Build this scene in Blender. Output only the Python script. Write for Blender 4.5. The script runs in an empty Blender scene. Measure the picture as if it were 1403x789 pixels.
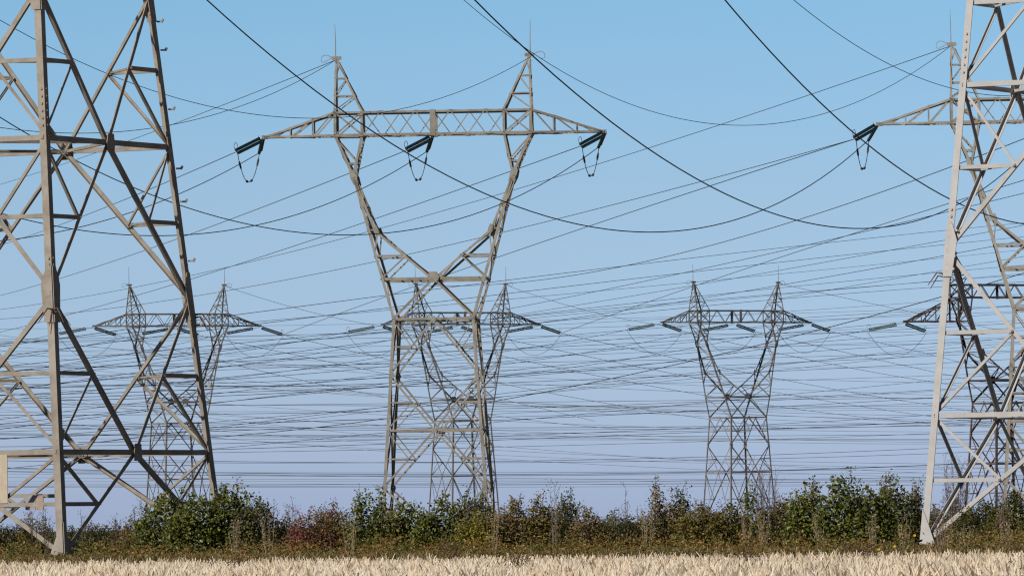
import bpy, math, random
import numpy as np
from mathutils import Vector, Matrix

random.seed(7)
rng = np.random.default_rng(7)
sc = bpy.context.scene
col = sc.collection
R = math.radians

# ------------------------------------------------------------------ camera, light
F = 10000.0; CX, CY = 701.5, 394.5; EYE = 1.2
PITCH = math.atan(323.5 / F); ROLL = 0.014
fw = Vector((0, math.cos(PITCH), math.sin(PITCH)))
_up = Vector((0, -math.sin(PITCH), math.cos(PITCH)))
rt = Vector((1, 0, 0)) * math.cos(ROLL) - _up * math.sin(ROLL)
up = _up * math.cos(ROLL) + Vector((1, 0, 0)) * math.sin(ROLL)
cd = bpy.data.cameras.new('camera'); cam = bpy.data.objects.new('camera', cd); col.objects.link(cam)
cd.sensor_width = 36.0; cd.lens = 36.0 * F / 1403.0
cd.clip_start = 1.0; cd.clip_end = 30000.0
m = Matrix((rt, up, -fw)).transposed().to_4x4(); m.translation = (0, 0, EYE)
cam.matrix_world = m
sc.camera = cam

SUN_AZ = Vector((-0.75, -0.66, 0)).normalized(); SUN_EL = R(36)
sd = bpy.data.lights.new('sun', 'SUN'); sun = bpy.data.objects.new('sun', sd); col.objects.link(sun)
sd.energy = 5.0; sd.angle = R(0.5); sd.color = (1.0, 0.94, 0.85)
sdir = SUN_AZ * math.cos(SUN_EL) + Vector((0, 0, math.sin(SUN_EL)))
sun.rotation_euler = sdir.to_track_quat('Z', 'Y').to_euler()
sun.location = (-40, -40, 60)

w = bpy.data.worlds.new('World'); sc.world = w; w.use_nodes = True
nt = w.node_tree; bg = nt.nodes['Background']
sky = nt.nodes.new('ShaderNodeTexSky'); sky.sky_type = 'NISHITA'; sky.sun_disc = False
sky.sun_elevation = SUN_EL; sky.sun_rotation = math.atan2(SUN_AZ.x, SUN_AZ.y)
sky.air_density = 1.0; sky.dust_density = 0.6; sky.ozone_density = 2.0
tc = nt.nodes.new('ShaderNodeTexCoord'); sp = nt.nodes.new('ShaderNodeSeparateXYZ')
mr = nt.nodes.new('ShaderNodeMapRange'); mr.inputs[1].default_value = 0.0; mr.inputs[2].default_value = 0.5
tint = nt.nodes.new('ShaderNodeValToRGB')
_els = tint.color_ramp.elements
_els[0].color = (0.51, 0.645, 1.19, 1); _els[1].color = (0.035, 0.06, 0.11, 1)
for _p, _c in ((0.030, (0.475, 0.618, 1.08)), (0.088, (0.41, 0.555, 0.87)), (0.144, (0.342, 0.54, 0.79)), (0.20, (0.17, 0.27, 0.40)), (0.30, (0.07, 0.115, 0.18))):
    e_ = _els.new(_p); e_.color = (*_c, 1)
mx = nt.nodes.new('ShaderNodeMix'); mx.data_type = 'RGBA'; mx.blend_type = 'MULTIPLY'; mx.inputs[0].default_value = 1.0
nt.links.new(tc.outputs['Generated'], sp.inputs[0]); nt.links.new(sp.outputs['Z'], mr.inputs[0])
nt.links.new(mr.outputs[0], tint.inputs[0])
nt.links.new(sky.outputs[0], mx.inputs[6]); nt.links.new(tint.outputs[0], mx.inputs[7])
nt.links.new(mx.outputs[2], bg.inputs[0]); bg.inputs[1].default_value = 0.15
sc.view_settings.view_transform = 'Standard'; sc.view_settings.look = 'None'
sc.view_settings.gamma = 1.0; sc.view_settings.use_curve_mapping = False
sc.view_settings.exposure = 0.0
sc.render.engine = 'CYCLES'
sc.cycles.max_bounces = 4; sc.cycles.use_denoising = False
sc.cycles.pixel_filter_type = 'BLACKMAN_HARRIS'; sc.cycles.filter_width = 1.25


def proj(p):
    d = Vector(p) - Vector((0, 0, EYE)); k = d.dot(fw)
    return CX + F * d.dot(rt) / k, CY - F * d.dot(up) / k


def at(x, y, D):
    """world point seen at photo pixel (x, y), at world depth Y = D"""
    d = fw * F + rt * (x - CX) - up * (y - CY)
    return Vector((0, 0, EYE)) + d * (D / d.y)


# ------------------------------------------------------------------ materials
STEELS = []
def mat(name, base, rough=0.6, var=0.0, scale=3.0, metallic=0.0, second=None, amount=0.5, spec=0.5, bump=0.0,
        island=None, trans=None, patch=None):
    M = bpy.data.materials.new(name); M.use_nodes = True
    n = M.node_tree; b = n.nodes['Principled BSDF']
    b.inputs['Roughness'].default_value = rough; b.inputs['Metallic'].default_value = metallic
    b.inputs['Specular IOR Level'].default_value = spec
    b.inputs['Base Color'].default_value = (*base, 1)
    if island:
        g = n.nodes.new('ShaderNodeNewGeometry'); r = n.nodes.new('ShaderNodeValToRGB')
        els = r.color_ramp.elements
        while len(els) > 1: els.remove(els[-1])
        els[0].position = 0; els[0].color = (*island[0], 1)
        for i, c in enumerate(island[1:]):
            e = els.new((i + 1) / (len(island) - 1)); e.color = (*c, 1)
        n.links.new(g.outputs['Random Per Island'], r.inputs[0])
        if patch:
            t0 = n.nodes.new('ShaderNodeTexCoord'); n0 = n.nodes.new('ShaderNodeTexNoise'); n0.inputs['Scale'].default_value = patch[2]; n0.inputs['Detail'].default_value = 3
            r0 = n.nodes.new('ShaderNodeValToRGB'); r0.color_ramp.elements[0].position = .38; r0.color_ramp.elements[1].position = .62
            r0.color_ramp.elements[0].color = (*patch[0], 1); r0.color_ramp.elements[1].color = (*patch[1], 1)
            mp0 = n.nodes.new('ShaderNodeMapping'); mp0.inputs['Scale'].default_value = (1, .25, 1)
            n.links.new(t0.outputs['Object'], mp0.inputs[0]); n.links.new(mp0.outputs[0], n0.inputs['Vector']); n.links.new(n0.outputs[0], r0.inputs[0])
            x0 = n.nodes.new('ShaderNodeMix'); x0.data_type = 'RGBA'; x0.blend_type = 'MULTIPLY'; x0.inputs[0].default_value = 1
            n.links.new(r.outputs[0], x0.inputs[6]); n.links.new(r0.outputs[0], x0.inputs[7]); n.links.new(x0.outputs[2], b.inputs['Base Color'])
        if not patch: n.links.new(r.outputs[0], b.inputs['Base Color'])
        if trans:
            t = n.nodes.new('ShaderNodeBsdfTranslucent'); ms = n.nodes.new('ShaderNodeMixShader')
            ms.inputs[0].default_value = trans
            n.links.new(x0.outputs[2] if patch else r.outputs[0], t.inputs[0])
            n.links.new(b.outputs[0], ms.inputs[1]); n.links.new(t.outputs[0], ms.inputs[2])
            n.links.new(ms.outputs[0], n.nodes['Material Output'].inputs[0])
    elif second:
        t = n.nodes.new('ShaderNodeTexCoord'); no = n.nodes.new('ShaderNodeTexNoise')
        no.inputs['Scale'].default_value = scale; no.inputs['Detail'].default_value = 8
        no.inputs['Roughness'].default_value = 0.65
        r = n.nodes.new('ShaderNodeValToRGB')
        r.color_ramp.elements[0].position = 0.5 - var; r.color_ramp.elements[0].color = (*base, 1)
        r.color_ramp.elements[1].position = 0.5 + amount * 0.5; r.color_ramp.elements[1].color = (*second, 1)
        n.links.new(t.outputs['Object'], no.inputs['Vector']); n.links.new(no.outputs[0], r.inputs[0])
        oi = n.nodes.new('ShaderNodeObjectInfo'); vr = n.nodes.new('ShaderNodeMapRange'); vr.inputs[3].default_value = .62; vr.inputs[4].default_value = 1.15
        n.links.new(oi.outputs['Random'], vr.inputs[0]); vm = n.nodes.new('ShaderNodeVectorMath'); vm.operation = 'SCALE'
        n2 = n.nodes.new('ShaderNodeTexNoise'); n2.inputs['Scale'].default_value = scale * 6; n2.inputs['Detail'].default_value = 4
        mp = n.nodes.new('ShaderNodeMapping'); mp.inputs['Scale'].default_value = (1, 1, .18); n.links.new(t.outputs['Object'], mp.inputs[0]); n.links.new(mp.outputs[0], n2.inputs['Vector'])
        m2 = n.nodes.new('ShaderNodeMapRange'); m2.inputs[1].default_value = .35; m2.inputs[2].default_value = .65; m2.inputs[3].default_value = .60; m2.inputs[4].default_value = 1.16
        n.links.new(n2.outputs[0], m2.inputs[0]); mm = n.nodes.new('ShaderNodeMath'); mm.operation = 'MULTIPLY'
        n.links.new(vr.outputs[0], mm.inputs[0]); n.links.new(m2.outputs[0], mm.inputs[1])
        n.links.new(r.outputs[0], vm.inputs[0]); n.links.new(mm.outputs[0], vm.inputs['Scale'])
        n.links.new(vm.outputs[0] if bump else r.outputs[0], b.inputs['Base Color'])
        if bump:
            bp = n.nodes.new('ShaderNodeBump'); bp.inputs['Strength'].default_value = bump
            n.links.new(no.outputs[0], bp.inputs['Height']); n.links.new(bp.outputs[0], b.inputs['Normal'])
    return M


STEEL_A = mat('weathered_steel_near', (0.29, 0.262, 0.225), 0.7, 0.12, 1.1, 0.0, (0.16, 0.125, 0.09), 0.5, 0.3)
STEEL_C = mat('pale_galvanised_steel', (0.40, 0.395, 0.39), 0.6, 0.10, 1.3, 0.0, (0.33, 0.31, 0.29), 0.5, 0.3)
STEEL_B = mat('weathered_steel_middle', (0.30, 0.278, 0.242), 0.7, 0.14, 0.8, 0.0, (0.13, 0.105, 0.08), 0.6, 0.3)
STEEL_D = mat('weathered_steel_right', (0.33, 0.305, 0.265), 0.7, 0.14, 0.8, 0.0, (0.17, 0.14, 0.11), 0.6, 0.3)
STEEL_F = mat('weathered_steel_far', (0.22, 0.21, 0.205), 0.7, 0.12, 0.4, 0.0, (0.13, 0.115, 0.11), 0.5, 0.3)
STEEL_H = mat('rust_brown_steel_far', (0.115, 0.085, 0.08), 0.75, 0.12, 0.4, 0.0, (0.07, 0.05, 0.045), 0.5, 0.2)
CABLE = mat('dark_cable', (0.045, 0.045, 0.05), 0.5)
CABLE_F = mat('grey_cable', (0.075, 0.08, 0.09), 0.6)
GLASS_D = mat('dark_green_glass_insulator', (0.007, 0.017, 0.016), 0.25, spec=0.6)
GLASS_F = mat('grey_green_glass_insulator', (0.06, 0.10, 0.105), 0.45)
PLATE = mat('sign_enamel', (0.42, 0.36, 0.27), 0.6, 0.1, 5.0, 0, (0.35, 0.28, 0.2), 0.5)
PLATE2 = mat('sign_faded_pink', (0.34, 0.25, 0.21), 0.6, 0.1, 5.0, 0, (0.22, 0.12, 0.09), 0.5)
PLATE3 = mat('sign_faded_grey', (0.29, 0.27, 0.27), 0.6, 0.1, 5.0, 0, (0.2, 0.18, 0.19), 0.5)
STEM = mat('brown_stem', (0.075, 0.05, 0.03), 0.8)
TWIG = mat('grey_twig', (0.15, 0.115, 0.10), 0.8)
LEAF = {
    'green': mat('bramble_leaf', (0.05, 0.1, 0.02), 0.5, island=[(0.030, 0.042, 0.005), (0.10, 0.12, 0.009), (0.030, 0.040, 0.006), (0.20, 0.21, 0.02), (0.045, 0.058, 0.007), (0.12, 0.135, 0.012)], trans=0.25, spec=0.5),
    'dark': mat('dark_leaf', (0.03, 0.06, 0.02), 0.5, island=[(0.022, 0.028, 0.006), (0.065, 0.066, 0.011), (0.035, 0.034, 0.008), (0.12, 0.11, 0.018)], trans=0.22, spec=0.4),
    'olive': mat('olive_leaf', (0.08, 0.09, 0.02), 0.6, island=[(0.060, 0.056, 0.010), (0.16, 0.13, 0.02), (0.075, 0.05, 0.014), (0.21, 0.18, 0.03)], trans=0.25, spec=0.3),
    'brown': mat('withered_leaf', (0.1, 0.06, 0.03), 0.7, island=[(0.09, 0.05, 0.02), (0.19, 0.115, 0.045), (0.07, 0.06, 0.02), (0.27, 0.19, 0.09)], trans=0.2, spec=0.2),
    'red': mat('crimson_leaf', (0.2, 0.03, 0.04), 0.6, island=[(0.14, 0.014, 0.022), (0.27, 0.04, 0.05), (0.08, 0.035, 0.02), (0.22, 0.07, 0.06)], trans=0.3, spec=0.3),
    'yellow': mat('yellow_leaf', (0.3, 0.24, 0.03), 0.6, island=[(0.18, 0.19, 0.02), (0.40, 0.32, 0.04)], trans=0.3, spec=0.3),
}
UNDER = mat('undergrowth_leaf', (0.07, 0.06, 0.02), 0.7, island=[(0.075, 0.055, 0.018), (0.16, 0.10, 0.035), (0.055, 0.065, 0.014), (0.19, 0.12, 0.04), (0.07, 0.04, 0.018), (0.27, 0.19, 0.075), (0.09, 0.10, 0.02), (0.36, 0.27, 0.13), (0.13, 0.11, 0.035)], patch=((0.45, 0.66, 0.38), (1.15, 0.90, 0.75), 0.9), trans=0.2, spec=0.2)
STRAW = mat('straw_stubble', (0.7, 0.6, 0.45), 0.7, island=[(0.86, 0.75, 0.58), (0.94, 0.87, 0.74), (0.76, 0.62, 0.45), (0.95, 0.90, 0.81), (0.88, 0.78, 0.63), (0.16, 0.10, 0.05), (0.93, 0.84, 0.70)], patch=((0.96, 0.90, 0.80), (1.0, 1.0, 1.0), 0.7), trans=0.45, spec=0.3)
DRYG = mat('dry_grass', (0.4, 0.3, 0.15), 0.8, island=[(0.30, 0.22, 0.11), (0.45, 0.36, 0.22), (0.22, 0.15, 0.07)], trans=0.2, spec=0.2)


# ------------------------------------------------------------------ mesh building
class MB:
    def __init__(s): s.v = []; s.f = []
    def prism(s, prof, a, b, u, v):
        k = len(s.v); n = len(prof)
        for p in (a, b):
            for (x, y) in prof: s.v.append(p + u * x + v * y)
        for i in range(n):
            j = (i + 1) % n; s.f.append((k + i, k + j, k + n + j, k + n + i))
        s.f.append(tuple(range(k + n - 1, k - 1, -1))); s.f.append(tuple(range(k + n, k + 2 * n)))
    def angle(s, a, b, da, db, wa, wb, t):
        """L section bar from a to b, its corner on the line a-b, flanges along da and db"""
        d = (b - a).normalized()
        u = (da - d * da.dot(d)).normalized(); v = (db - d * db.dot(d)).normalized()
        k = len(s.v)
        for p in (a, b):
            for (x, y) in ((0, 0), (wa, 0), (wa, t), (t, t), (t, wb), (0, wb)): s.v.append(p + u * x + v * y)
        for i in range(6):
            j = (i + 1) % 6; s.f.append((k + i, k + j, k + 6 + j, k + 6 + i))
        for q in (k, k + 6): s.f.append((q, q + 1, q + 2, q + 3)); s.f.append((q, q + 3, q + 4, q + 5))
    def bar(s, a, b, wx, wy=None, ref=None):
        d = (b - a).normalized(); wy = wy or wx
        ref = ref or (Vector((0, 0, 1)) if abs(d.z) < 0.9 else Vector((1, 0, 0)))
        u = d.cross(ref).normalized(); v = u.cross(d)
        s.prism([(-wx / 2, -wy / 2), (wx / 2, -wy / 2), (wx / 2, wy / 2), (-wx / 2, wy / 2)], a, b, u, v)
    def tube(s, pts, r, n=6, radii=None):
        k = len(s.v); N = len(pts)
        for i, p in enumerate(pts):
            d = (pts[min(i + 1, N - 1)] - pts[max(i - 1, 0)])
            if d.length < 1e-9: d = Vector((0, 0, 1))
            d.normalize()
            ref = Vector((0, 0, 1)) if abs(d.z) < 0.95 else Vector((1, 0, 0))
            u = d.cross(ref).normalized(); v = u.cross(d); rr = radii[i] if radii else r
            for j in range(n):
                a = 2 * math.pi * j / n; s.v.append(p + u * math.cos(a) * rr + v * math.sin(a) * rr)
        for i in range(N - 1):
            for j in range(n):
                q = (j + 1) % n; s.f.append((k + i * n + j, k + i * n + q, k + (i + 1) * n + q, k + (i + 1) * n + j))
        s.f.append(tuple(range(k + n - 1, k - 1, -1))); s.f.append(tuple(range(k + (N - 1) * n, k + N * n)))
    def plate(s, pts, n, t):
        """flat polygon plate, thickness t along n"""
        k = len(s.v); N = len(pts)
        for o in (0, 1):
            for p in pts: s.v.append(p + n * (t * o))
        for i in range(N):
            j = (i + 1) % N; s.f.append((k + i, k + j, k + N + j, k + N + i))
        s.f.append(tuple(range(k + N - 1, k - 1, -1))); s.f.append(tuple(range(k + N, k + 2 * N)))
    def build(s, name, material, parent=None, smooth=False):
        me = bpy.data.meshes.new(name); me.from_pydata([tuple(p) for p in s.v], [], s.f); me.update()
        me.materials.append(material)
        if smooth: me.polygons.foreach_set('use_smooth', [True] * len(me.polygons))
        o = bpy.data.objects.new(name, me); col.objects.link(o)
        if parent: o.parent = parent
        return o


def tag(o, label=None, cat=None, group=None, kind=None):
    if label: o['label'] = label
    if cat: o['category'] = cat
    if group: o['group'] = group
    if kind: o['kind'] = kind
    return o


def empty(name, loc=(0, 0, 0), rz=0.0):
    o = bpy.data.objects.new(name, None); col.objects.link(o); o.location = loc; o.rotation_euler = (0, 0, rz)
    o.empty_display_size = 1.0
    return o


kids = {}
def copy_tree(o, parent=None, material=None):
    c = o.copy()
    if o.data is not None and material is not None:
        c.data = o.data.copy(); c.data.materials[0] = material
    col.objects.link(c)
    if parent: c.parent = parent
    for ch in list(o.children): copy_tree(ch, c, material)
    return c


# ------------------------------------------------------------------ ground
def edge_y(x): return 231.0 - 0.80 * x        # where the stubble ends and the hedge begins


gm = MB()
gx = [-9000, -400, -60, -40, -20, 0, 20, 40, 60, 400, 9000]
for i in range(len(gx) - 1):
    k = len(gm.v); gm.v += [Vector((gx[i], -50, 0)), Vector((gx[i + 1], -50, 0)), Vector((gx[i + 1], 14000, 0)), Vector((gx[i], 14000, 0))]
    gm.f.append((k, k + 1, k + 2, k + 3))
GROUND = mat('field_soil', (0.46, 0.36, 0.25), 0.9, 0.15, 0.6, 0, (0.26, 0.18, 0.11), 0.5)
tag(gm.build('ground', GROUND), kind='structure')
hs = MB(); k = 0
xs = list(range(-70, 71, 5))
for i in range(len(xs) - 1):
    a, b = xs[i], xs[i + 1]; ja, jb = [0.5 * math.sin(q * 1.7) for q in (a, b)]
    k = len(hs.v)
    hs.v += [Vector((a, edge_y(a) + ja, .004)), Vector((b, edge_y(b) + jb, .004)), Vector((b, edge_y(b) + 90, .004)), Vector((a, edge_y(a) + 90, .004))]
    hs.f.append((k, k + 1, k + 2, k + 3))
tag(hs.build('hedge_ground', mat('hedge_soil', (0.06, 0.045, 0.025), 0.95, 0.15, 0.6, 0, (0.09, 0.07, 0.035), 0.5)), kind='structure')


fm = MB(); fm.v = [Vector((-9000, 330, .008)), Vector((9000, 330, .008)), Vector((9000, 13900, .008)), Vector((-9000, 13900, .008))]; fm.f = [(0, 1, 2, 3)]
tag(fm.build('far_field', mat('far_pasture', (0.045, 0.052, 0.022), 0.95, 0.15, 0.05, 0, (0.075, 0.07, 0.03), 0.5)), kind='structure')


# ------------------------------------------------------------------ pylons
def make_tower(name, mtl, levels, half, waist, ws=1.0, near=False, fine=True, foot=0.0, tip_x=20.2, low_arm=0.0, quarter=True):
    """levels: heights of the horizontals below the waist; half(z): half width of the square body"""
    root = empty(name)
    parts = {}      # key -> (MB, part name, parent key)
    def P(nm, key, parent=None):
        kk = (nm, key)
        if kk not in parts: parts[kk] = (MB(), nm, parent)
        return parts[kk][0]
    corners = [(-1, -1), (1, -1), (1, 1), (-1, 1)]
    normals = [Vector((0, -1, 0)), Vector((1, 0, 0)), Vector((0, 1, 0)), Vector((-1, 0, 0))]
    def C(i, z):
        h = half(z); a, b = corners[i % 4]; return Vector((a * h, b * h, z))
    sun_l = Matrix.Rotation(R(27), 3, 'Z') @ sdir
    def T(w): return max(0.022, w * 0.11)
    def face_bar(mb, a, b, n, wd, off=0.0, two=None):
        d = (b - a).normalized(); u = (n - d * n.dot(d)).normalized(); v = d.cross(u)
        if v.z < 0: v = -v
        if n.x < -.5 and sun_l.dot(v) < 0: v = -v
        wd *= ws
        o = -n * off
        mb.angle(a - v * wd / 2 + o, b - v * wd / 2 + o, v, -u, wd, wd * 0.85 if two is None else two, T(wd))
    LW = 0.37 * ws
    # legs
    for i in range(4):
        mb = P('leg', i); c = corners[i]
        da = Vector((-c[0], 0, 0)); db = Vector((0, -c[1], 0))
        zs = [foot] + [z for z in levels] + [waist]
        for z0, z1 in zip(zs[:-1], zs[1:]):
            mb.angle(C(i, z0), C(i, z1), da, db, LW, LW, T(LW) * 1.3)
    def gusset(mb, pts, n, off, t=0.035):
        mb.plate([p + n * off for p in pts], n, t)
    def bolts(mb, pts, n, r=0.05):
        u = n.cross(Vector((0, 0, 1))).normalized(); v = n.cross(u)
        for p in pts:
            ring = [p + (u * math.cos(q * math.pi / 3) + v * math.sin(q * math.pi / 3)) * r for q in range(6)]
            mb.plate(ring, n, 0.05)
    zz = list(levels) + [waist]
    for fi in range(4):
        n = normals[fi]; i, j = fi, (fi + 1) % 4
        ud = (C(j, 5) - C(i, 5)).normalized()
        K = lambda idx: idx if fine else fi
        kid = [0]
        def nk():
            kid[0] += 1; return (fi, kid[0]) if fine else fi
        prevm = foot
        HZ = [0.0 + foot] + zz
        mids = []
        for q, zh in enumerate(zz):
            A, B = C(i, zh), C(j, zh)
            face_bar(P('horizontal_brace', (fi, q) if fine else fi), A, B, n, 0.25 if near else 0.30, 0.05)
            Mid = (A + B) / 2
            mids.append(Mid)
        # joints on the legs between the horizontals
        for q in range(len(zz)):
            zh = zz[q]; zl = zz[q - 1] if q else None
            Mid = mids[q]
            if q == 0:
                zj = 5.7 if waist > 25 and not near and zh > 9 else foot + 0.2
            else: zj = (zh + zl) / 2
            rows = [(Mid, zh, zj)]
            if zl is not None: rows.append((mids[q - 1], zl, zj))
            elif zj > 3: rows.append(((C(i, 0) + C(j, 0)) / 2, 0.0, zj))
            for (mp, zc, zjj) in rows:
                for s_ in (i, j):
                    Jp = C(s_, zjj); face_bar(P('diagonal_brace', nk()), mp, Jp, n, 0.22 if near else 0.25, 0.09)
                    qm = (mp + Jp) / 2; zq = qm.z
                    Lq = C(s_, zq)
                    if quarter:
                        face_bar(P('short_strut', nk()), Lq, qm, n, 0.20, 0.06)
                        if abs(zc) > 0.3: face_bar(P('short_strut', nk()), C(s_, zc), qm, n, 0.15, 0.12)
                        # hip brace across the corner to the neighbouring face
                        if s_ == i:
                            fo = (fi - 1) % 4
                            Ao, Bo = C(fo, zc), C(fo + 1, zc); mo = (Ao + Bo) / 2
                            qo = (mo + Jp) / 2
                            P('short_strut', nk()).bar(qm, qo, 0.10 * ws, 0.10 * ws)
            # gusset plates on the leg joints
            for s_, sg in ((i, 1), (j, -1)):
                Jp = C(s_, zj); gp = P('gusset_plate', (s_, fi, q), ('leg', s_))
                if zj > 1.0:
                    d = ud * sg; hh = (1.35 if near else 0.85) * ws; ww = (0.62 if near else 0.62) * ws
                    Lr = lambda dz, dx: C(s_, zj + dz) + d * dx
                    gusset(gp, [Lr(-hh, 0), Lr(-hh, ww * 0.8), Lr(hh * 0.35, ww), Lr(hh, ww * .45), Lr(hh, 0)] if near else
                           [Lr(-hh, 0), Lr(-hh, ww * 0.5), Lr(0, ww), Lr(hh, ww * .5), Lr(hh, 0)], n, 0.012)
                    if near:
                        bolts(gp, [Lr(-hh + 0.2 + 0.27 * t_, 0.12) for t_ in range(10)] + [Lr(-hh + 0.3 + 0.5 * t_, 0.42) for t_ in range(4)], n * 1.0 if False else n, 0.055)
                elif near:
                    d = ud * sg
                    Lr = lambda dz, dx: C(s_, foot + dz) + d * dx
                    gusset(gp, [Lr(0, 0), Lr(0, .75), Lr(1.0, .3), Lr(1.6, 0)], n, 0.012)
            # mid gusset
            gp = P('centre_plate', (fi, q) if fine else fi)
            gh = (0.42 if near else 0.34) * ws
            gusset(gp, [Mid - ud * gh * .8 - Vector((0, 0, gh)), Mid + ud * gh * .8 - Vector((0, 0, gh)), Mid + ud * gh * .9, Mid + ud * gh * .6 + Vector((0, 0, gh)), Mid - ud * gh * .6 + Vector((0, 0, gh)), Mid - ud * gh * .9], n, 0.01)
            if near: bolts(gp, [Mid + ud * a_ + Vector((0, 0, b_)) for a_ in (-.22, .0, .22) for b_ in (-.3, .28)], n, 0.045)
        if near:   # splice bolts up the legs
            for s_, sg in ((i, 1), (j, -1)):
                gp = P('gusset_plate', (s_, fi, 0), ('leg', s_))
                for zb in levels[1:]:
                    bolts(gp, [C(s_, zb + .5 + .3 * t_) + ud * sg * .13 for t_ in range(6)], n, 0.05)
    # diaphragm in plan at each horizontal
    for q, zh in enumerate(zz):
        mids4 = [(C(i, zh) + C(i + 1, zh)) / 2 for i in range(4)]
        for i in range(4):
            P('plan_brace', q if fine else 0).bar(mids4[i], mids4[(i + 1) % 4], 0.16 * ws, 0.14 * ws)
    # ---------------- above the waist
    wh = half(waist)
    Z = lambda dz: waist + dz
    def dep(dz):
        pts = [(0, wh), (4.75, wh - .55), (10.5, 3.2), (16.9, 2.2), (21.8, 1.9), (24.7, 1.9), (31, 0.18)]
        for (a, b), (c, d) in zip(pts[:-1], pts[1:]):
            if dz <= c: return b + (d - b) * (dz - a) / (c - a)
        return 0.18
    def outer(dz):
        dz = min(dz, 21.8)
        if dz <= 16.9: return wh + (9.58 - wh) * dz / 16.9
        return 9.58 + (11.74 - 9.58) * (dz - 16.9) / 4.9
    def inner(dz):
        dz = min(dz, 21.8)
        if dz <= 10.5: return 6.73 * (dz - 4.75) / 5.75
        if dz <= 16.9: return 6.73 + (9.30 - 6.73) * (dz - 10.5) / 6.4
        return 9.30 + (8.28 - 9.30) * (dz - 16.9) / 4.9
    FB = [(-1, Vector((0, -1, 0))), (1, Vector((0, 1, 0)))]
    for s in (-1, 1):
        arm = lambda: P('fork_arm', s)
        O = lambda dz, f: Vector((s * outer(dz), f * dep(dz), Z(dz)))
        I = lambda dz, f: Vector((s * inner(dz), f * dep(dz), Z(dz)))
        so = Vector((s, 0, 0))
        for f, n in FB:
            mb = arm()
            for a, b in ((0, 4.75), (4.75, 10.5), (10.5, 16.9), (16.9, 21.8), (21.8, 24.7)):
                mb.angle(O(a, f), O(b, f), Vector((-s, 0, 0)), Vector((0, -f, 0)), .34 * ws, .34 * ws, T(.34 * ws))
            for a, b in ((4.75, 10.5), (10.5, 16.9), (16.9, 21.8), (21.8, 24.7)):
                mb.angle(I(a, f), I(b, f), Vector((s, 0, 0)), Vector((0, -f, 0)), .30 * ws, .30 * ws, T(.3 * ws))
            mb.bar(O(16.9, f), I(16.9, f), .2 * ws); mb.bar(O(21.8, f), I(21.8, f), .2 * ws)
            if f > 0: mb.bar(O(16.9, -1), O(16.9, 1), .16 * ws)
            lac = P('lacing', s, ('fork_arm', s))
            # front lattice
            for (za, zb, wd) in (('O0.02', 'I4.8', .26),):
                pass
            def L(a, b, wd=.17): face_bar(lac, a, b, n, wd, .06)
            L(O(7.5, f), I(7.5, f), .24); L(O(10.6, f), I(10.6, f), .18); L(O(13.4, f), I(13.4, f), .15)
            L(O(4.75, f), I(7.5, f), .2); L(O(7.5, f), I(10.4, f), .18)
            L(O(10.6, f), I(13.4, f), .14); L(I(13.4, f), O(16.2, f), .14)
            L(O(18.6, f), I(18.6, f), .18); L(O(21.8, f), I(18.6, f), .18)
            L(O(21.8, f), I(24.7, f), .2); L(I(21.8, f), O(24.7, f), .2)
            # neck and knee plates
            for dz, sz in ((16.9, .85), (10.5, .6)):
                kp = P('knee_plate', (s, f, dz), ('fork_arm', s))
                c = (O(dz, f) + I(dz, f)) / 2 if dz > 12 else I(dz, f)
                ax = (O(dz + 1, f) - O(dz - 1, f)).normalized(); ax.y = 0; pr = Vector((ax.z, 0, -ax.x))
                kp.plate([c + ax * (b_ * sz * ws) + pr * (a_ * sz * ws) + n * .02 for a_, b_ in ((-.35, -1.2), (.35, -1.2), (.5, 0), (.35, 1.1), (-.35, 1.1), (-.5, 0))], n, .03)
            # from the apex down to the waist corner
            L(Vector((0, f * dep(4.75), Z(4.75))), O(0, f), .30)
        for fa, fb, dzs in ((-1, 1, (0, 4.75, 7.5, 10.6, 13.4, 16.9, 19.4, 21.8, 24.7)),):
            dzs = dzs
            sd_ = 1
            for a, b in zip(dzs[:-1], dzs[1:]):
                p0, p1 = O(a, -sd_), O(b, sd_); lac.bar(p0, p1, .13 * ws); sd_ = -sd_
                lac.bar(O(b, -1), O(b, 1), .14 * ws)
                if a >= 4.75:
                    lac.bar(I(a, sd_), I(b, -sd_), .13 * ws); lac.bar(I(b, -1), I(b, 1), .13 * ws)
        lac.bar(O(0.02, -1), O(4.75, 1), .13 * ws)
    # apex horizontals with plate
    wf = P('waist_frame', 0)
    for f, n in FB:
        y = f * dep(4.75)
        face_bar(wf, Vector((-outer(4.75), y, Z(4.75))), Vector((outer(4.75), y, Z(4.75))), n, .36, .1)
        c = Vector((0, y, Z(4.85)))
        sz = ws * .8
        P('apex_plate', f).plate([c + Vector((a_ * sz, 0, b_ * sz)) + n * .03 for a_, b_ in ((-.9, -.15), (-.55, -.8), (.55, -.8), (.9, -.15), (.9, .3), (.6, .95), (-.6, .95), (-.9, .3))], n, .03)
    for s in (-1, 1):
        wf.bar(Vector((s * outer(4.75), -dep(4.75), Z(4.75))), Vector((s * outer(4.75), dep(4.75), Z(4.75))), .2 * ws)
    wf.bar(Vector((0, -dep(4.75), Z(4.75))), Vector((0, dep(4.75), Z(4.75))), .2 * ws)
    # crossbeam
    cb = P('crossbeam', 0)
    top = lambda x: 24.7
    d0 = 1.9
    TZ = 21.8 - low_arm                     # height of the arm tips above the waist
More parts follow.
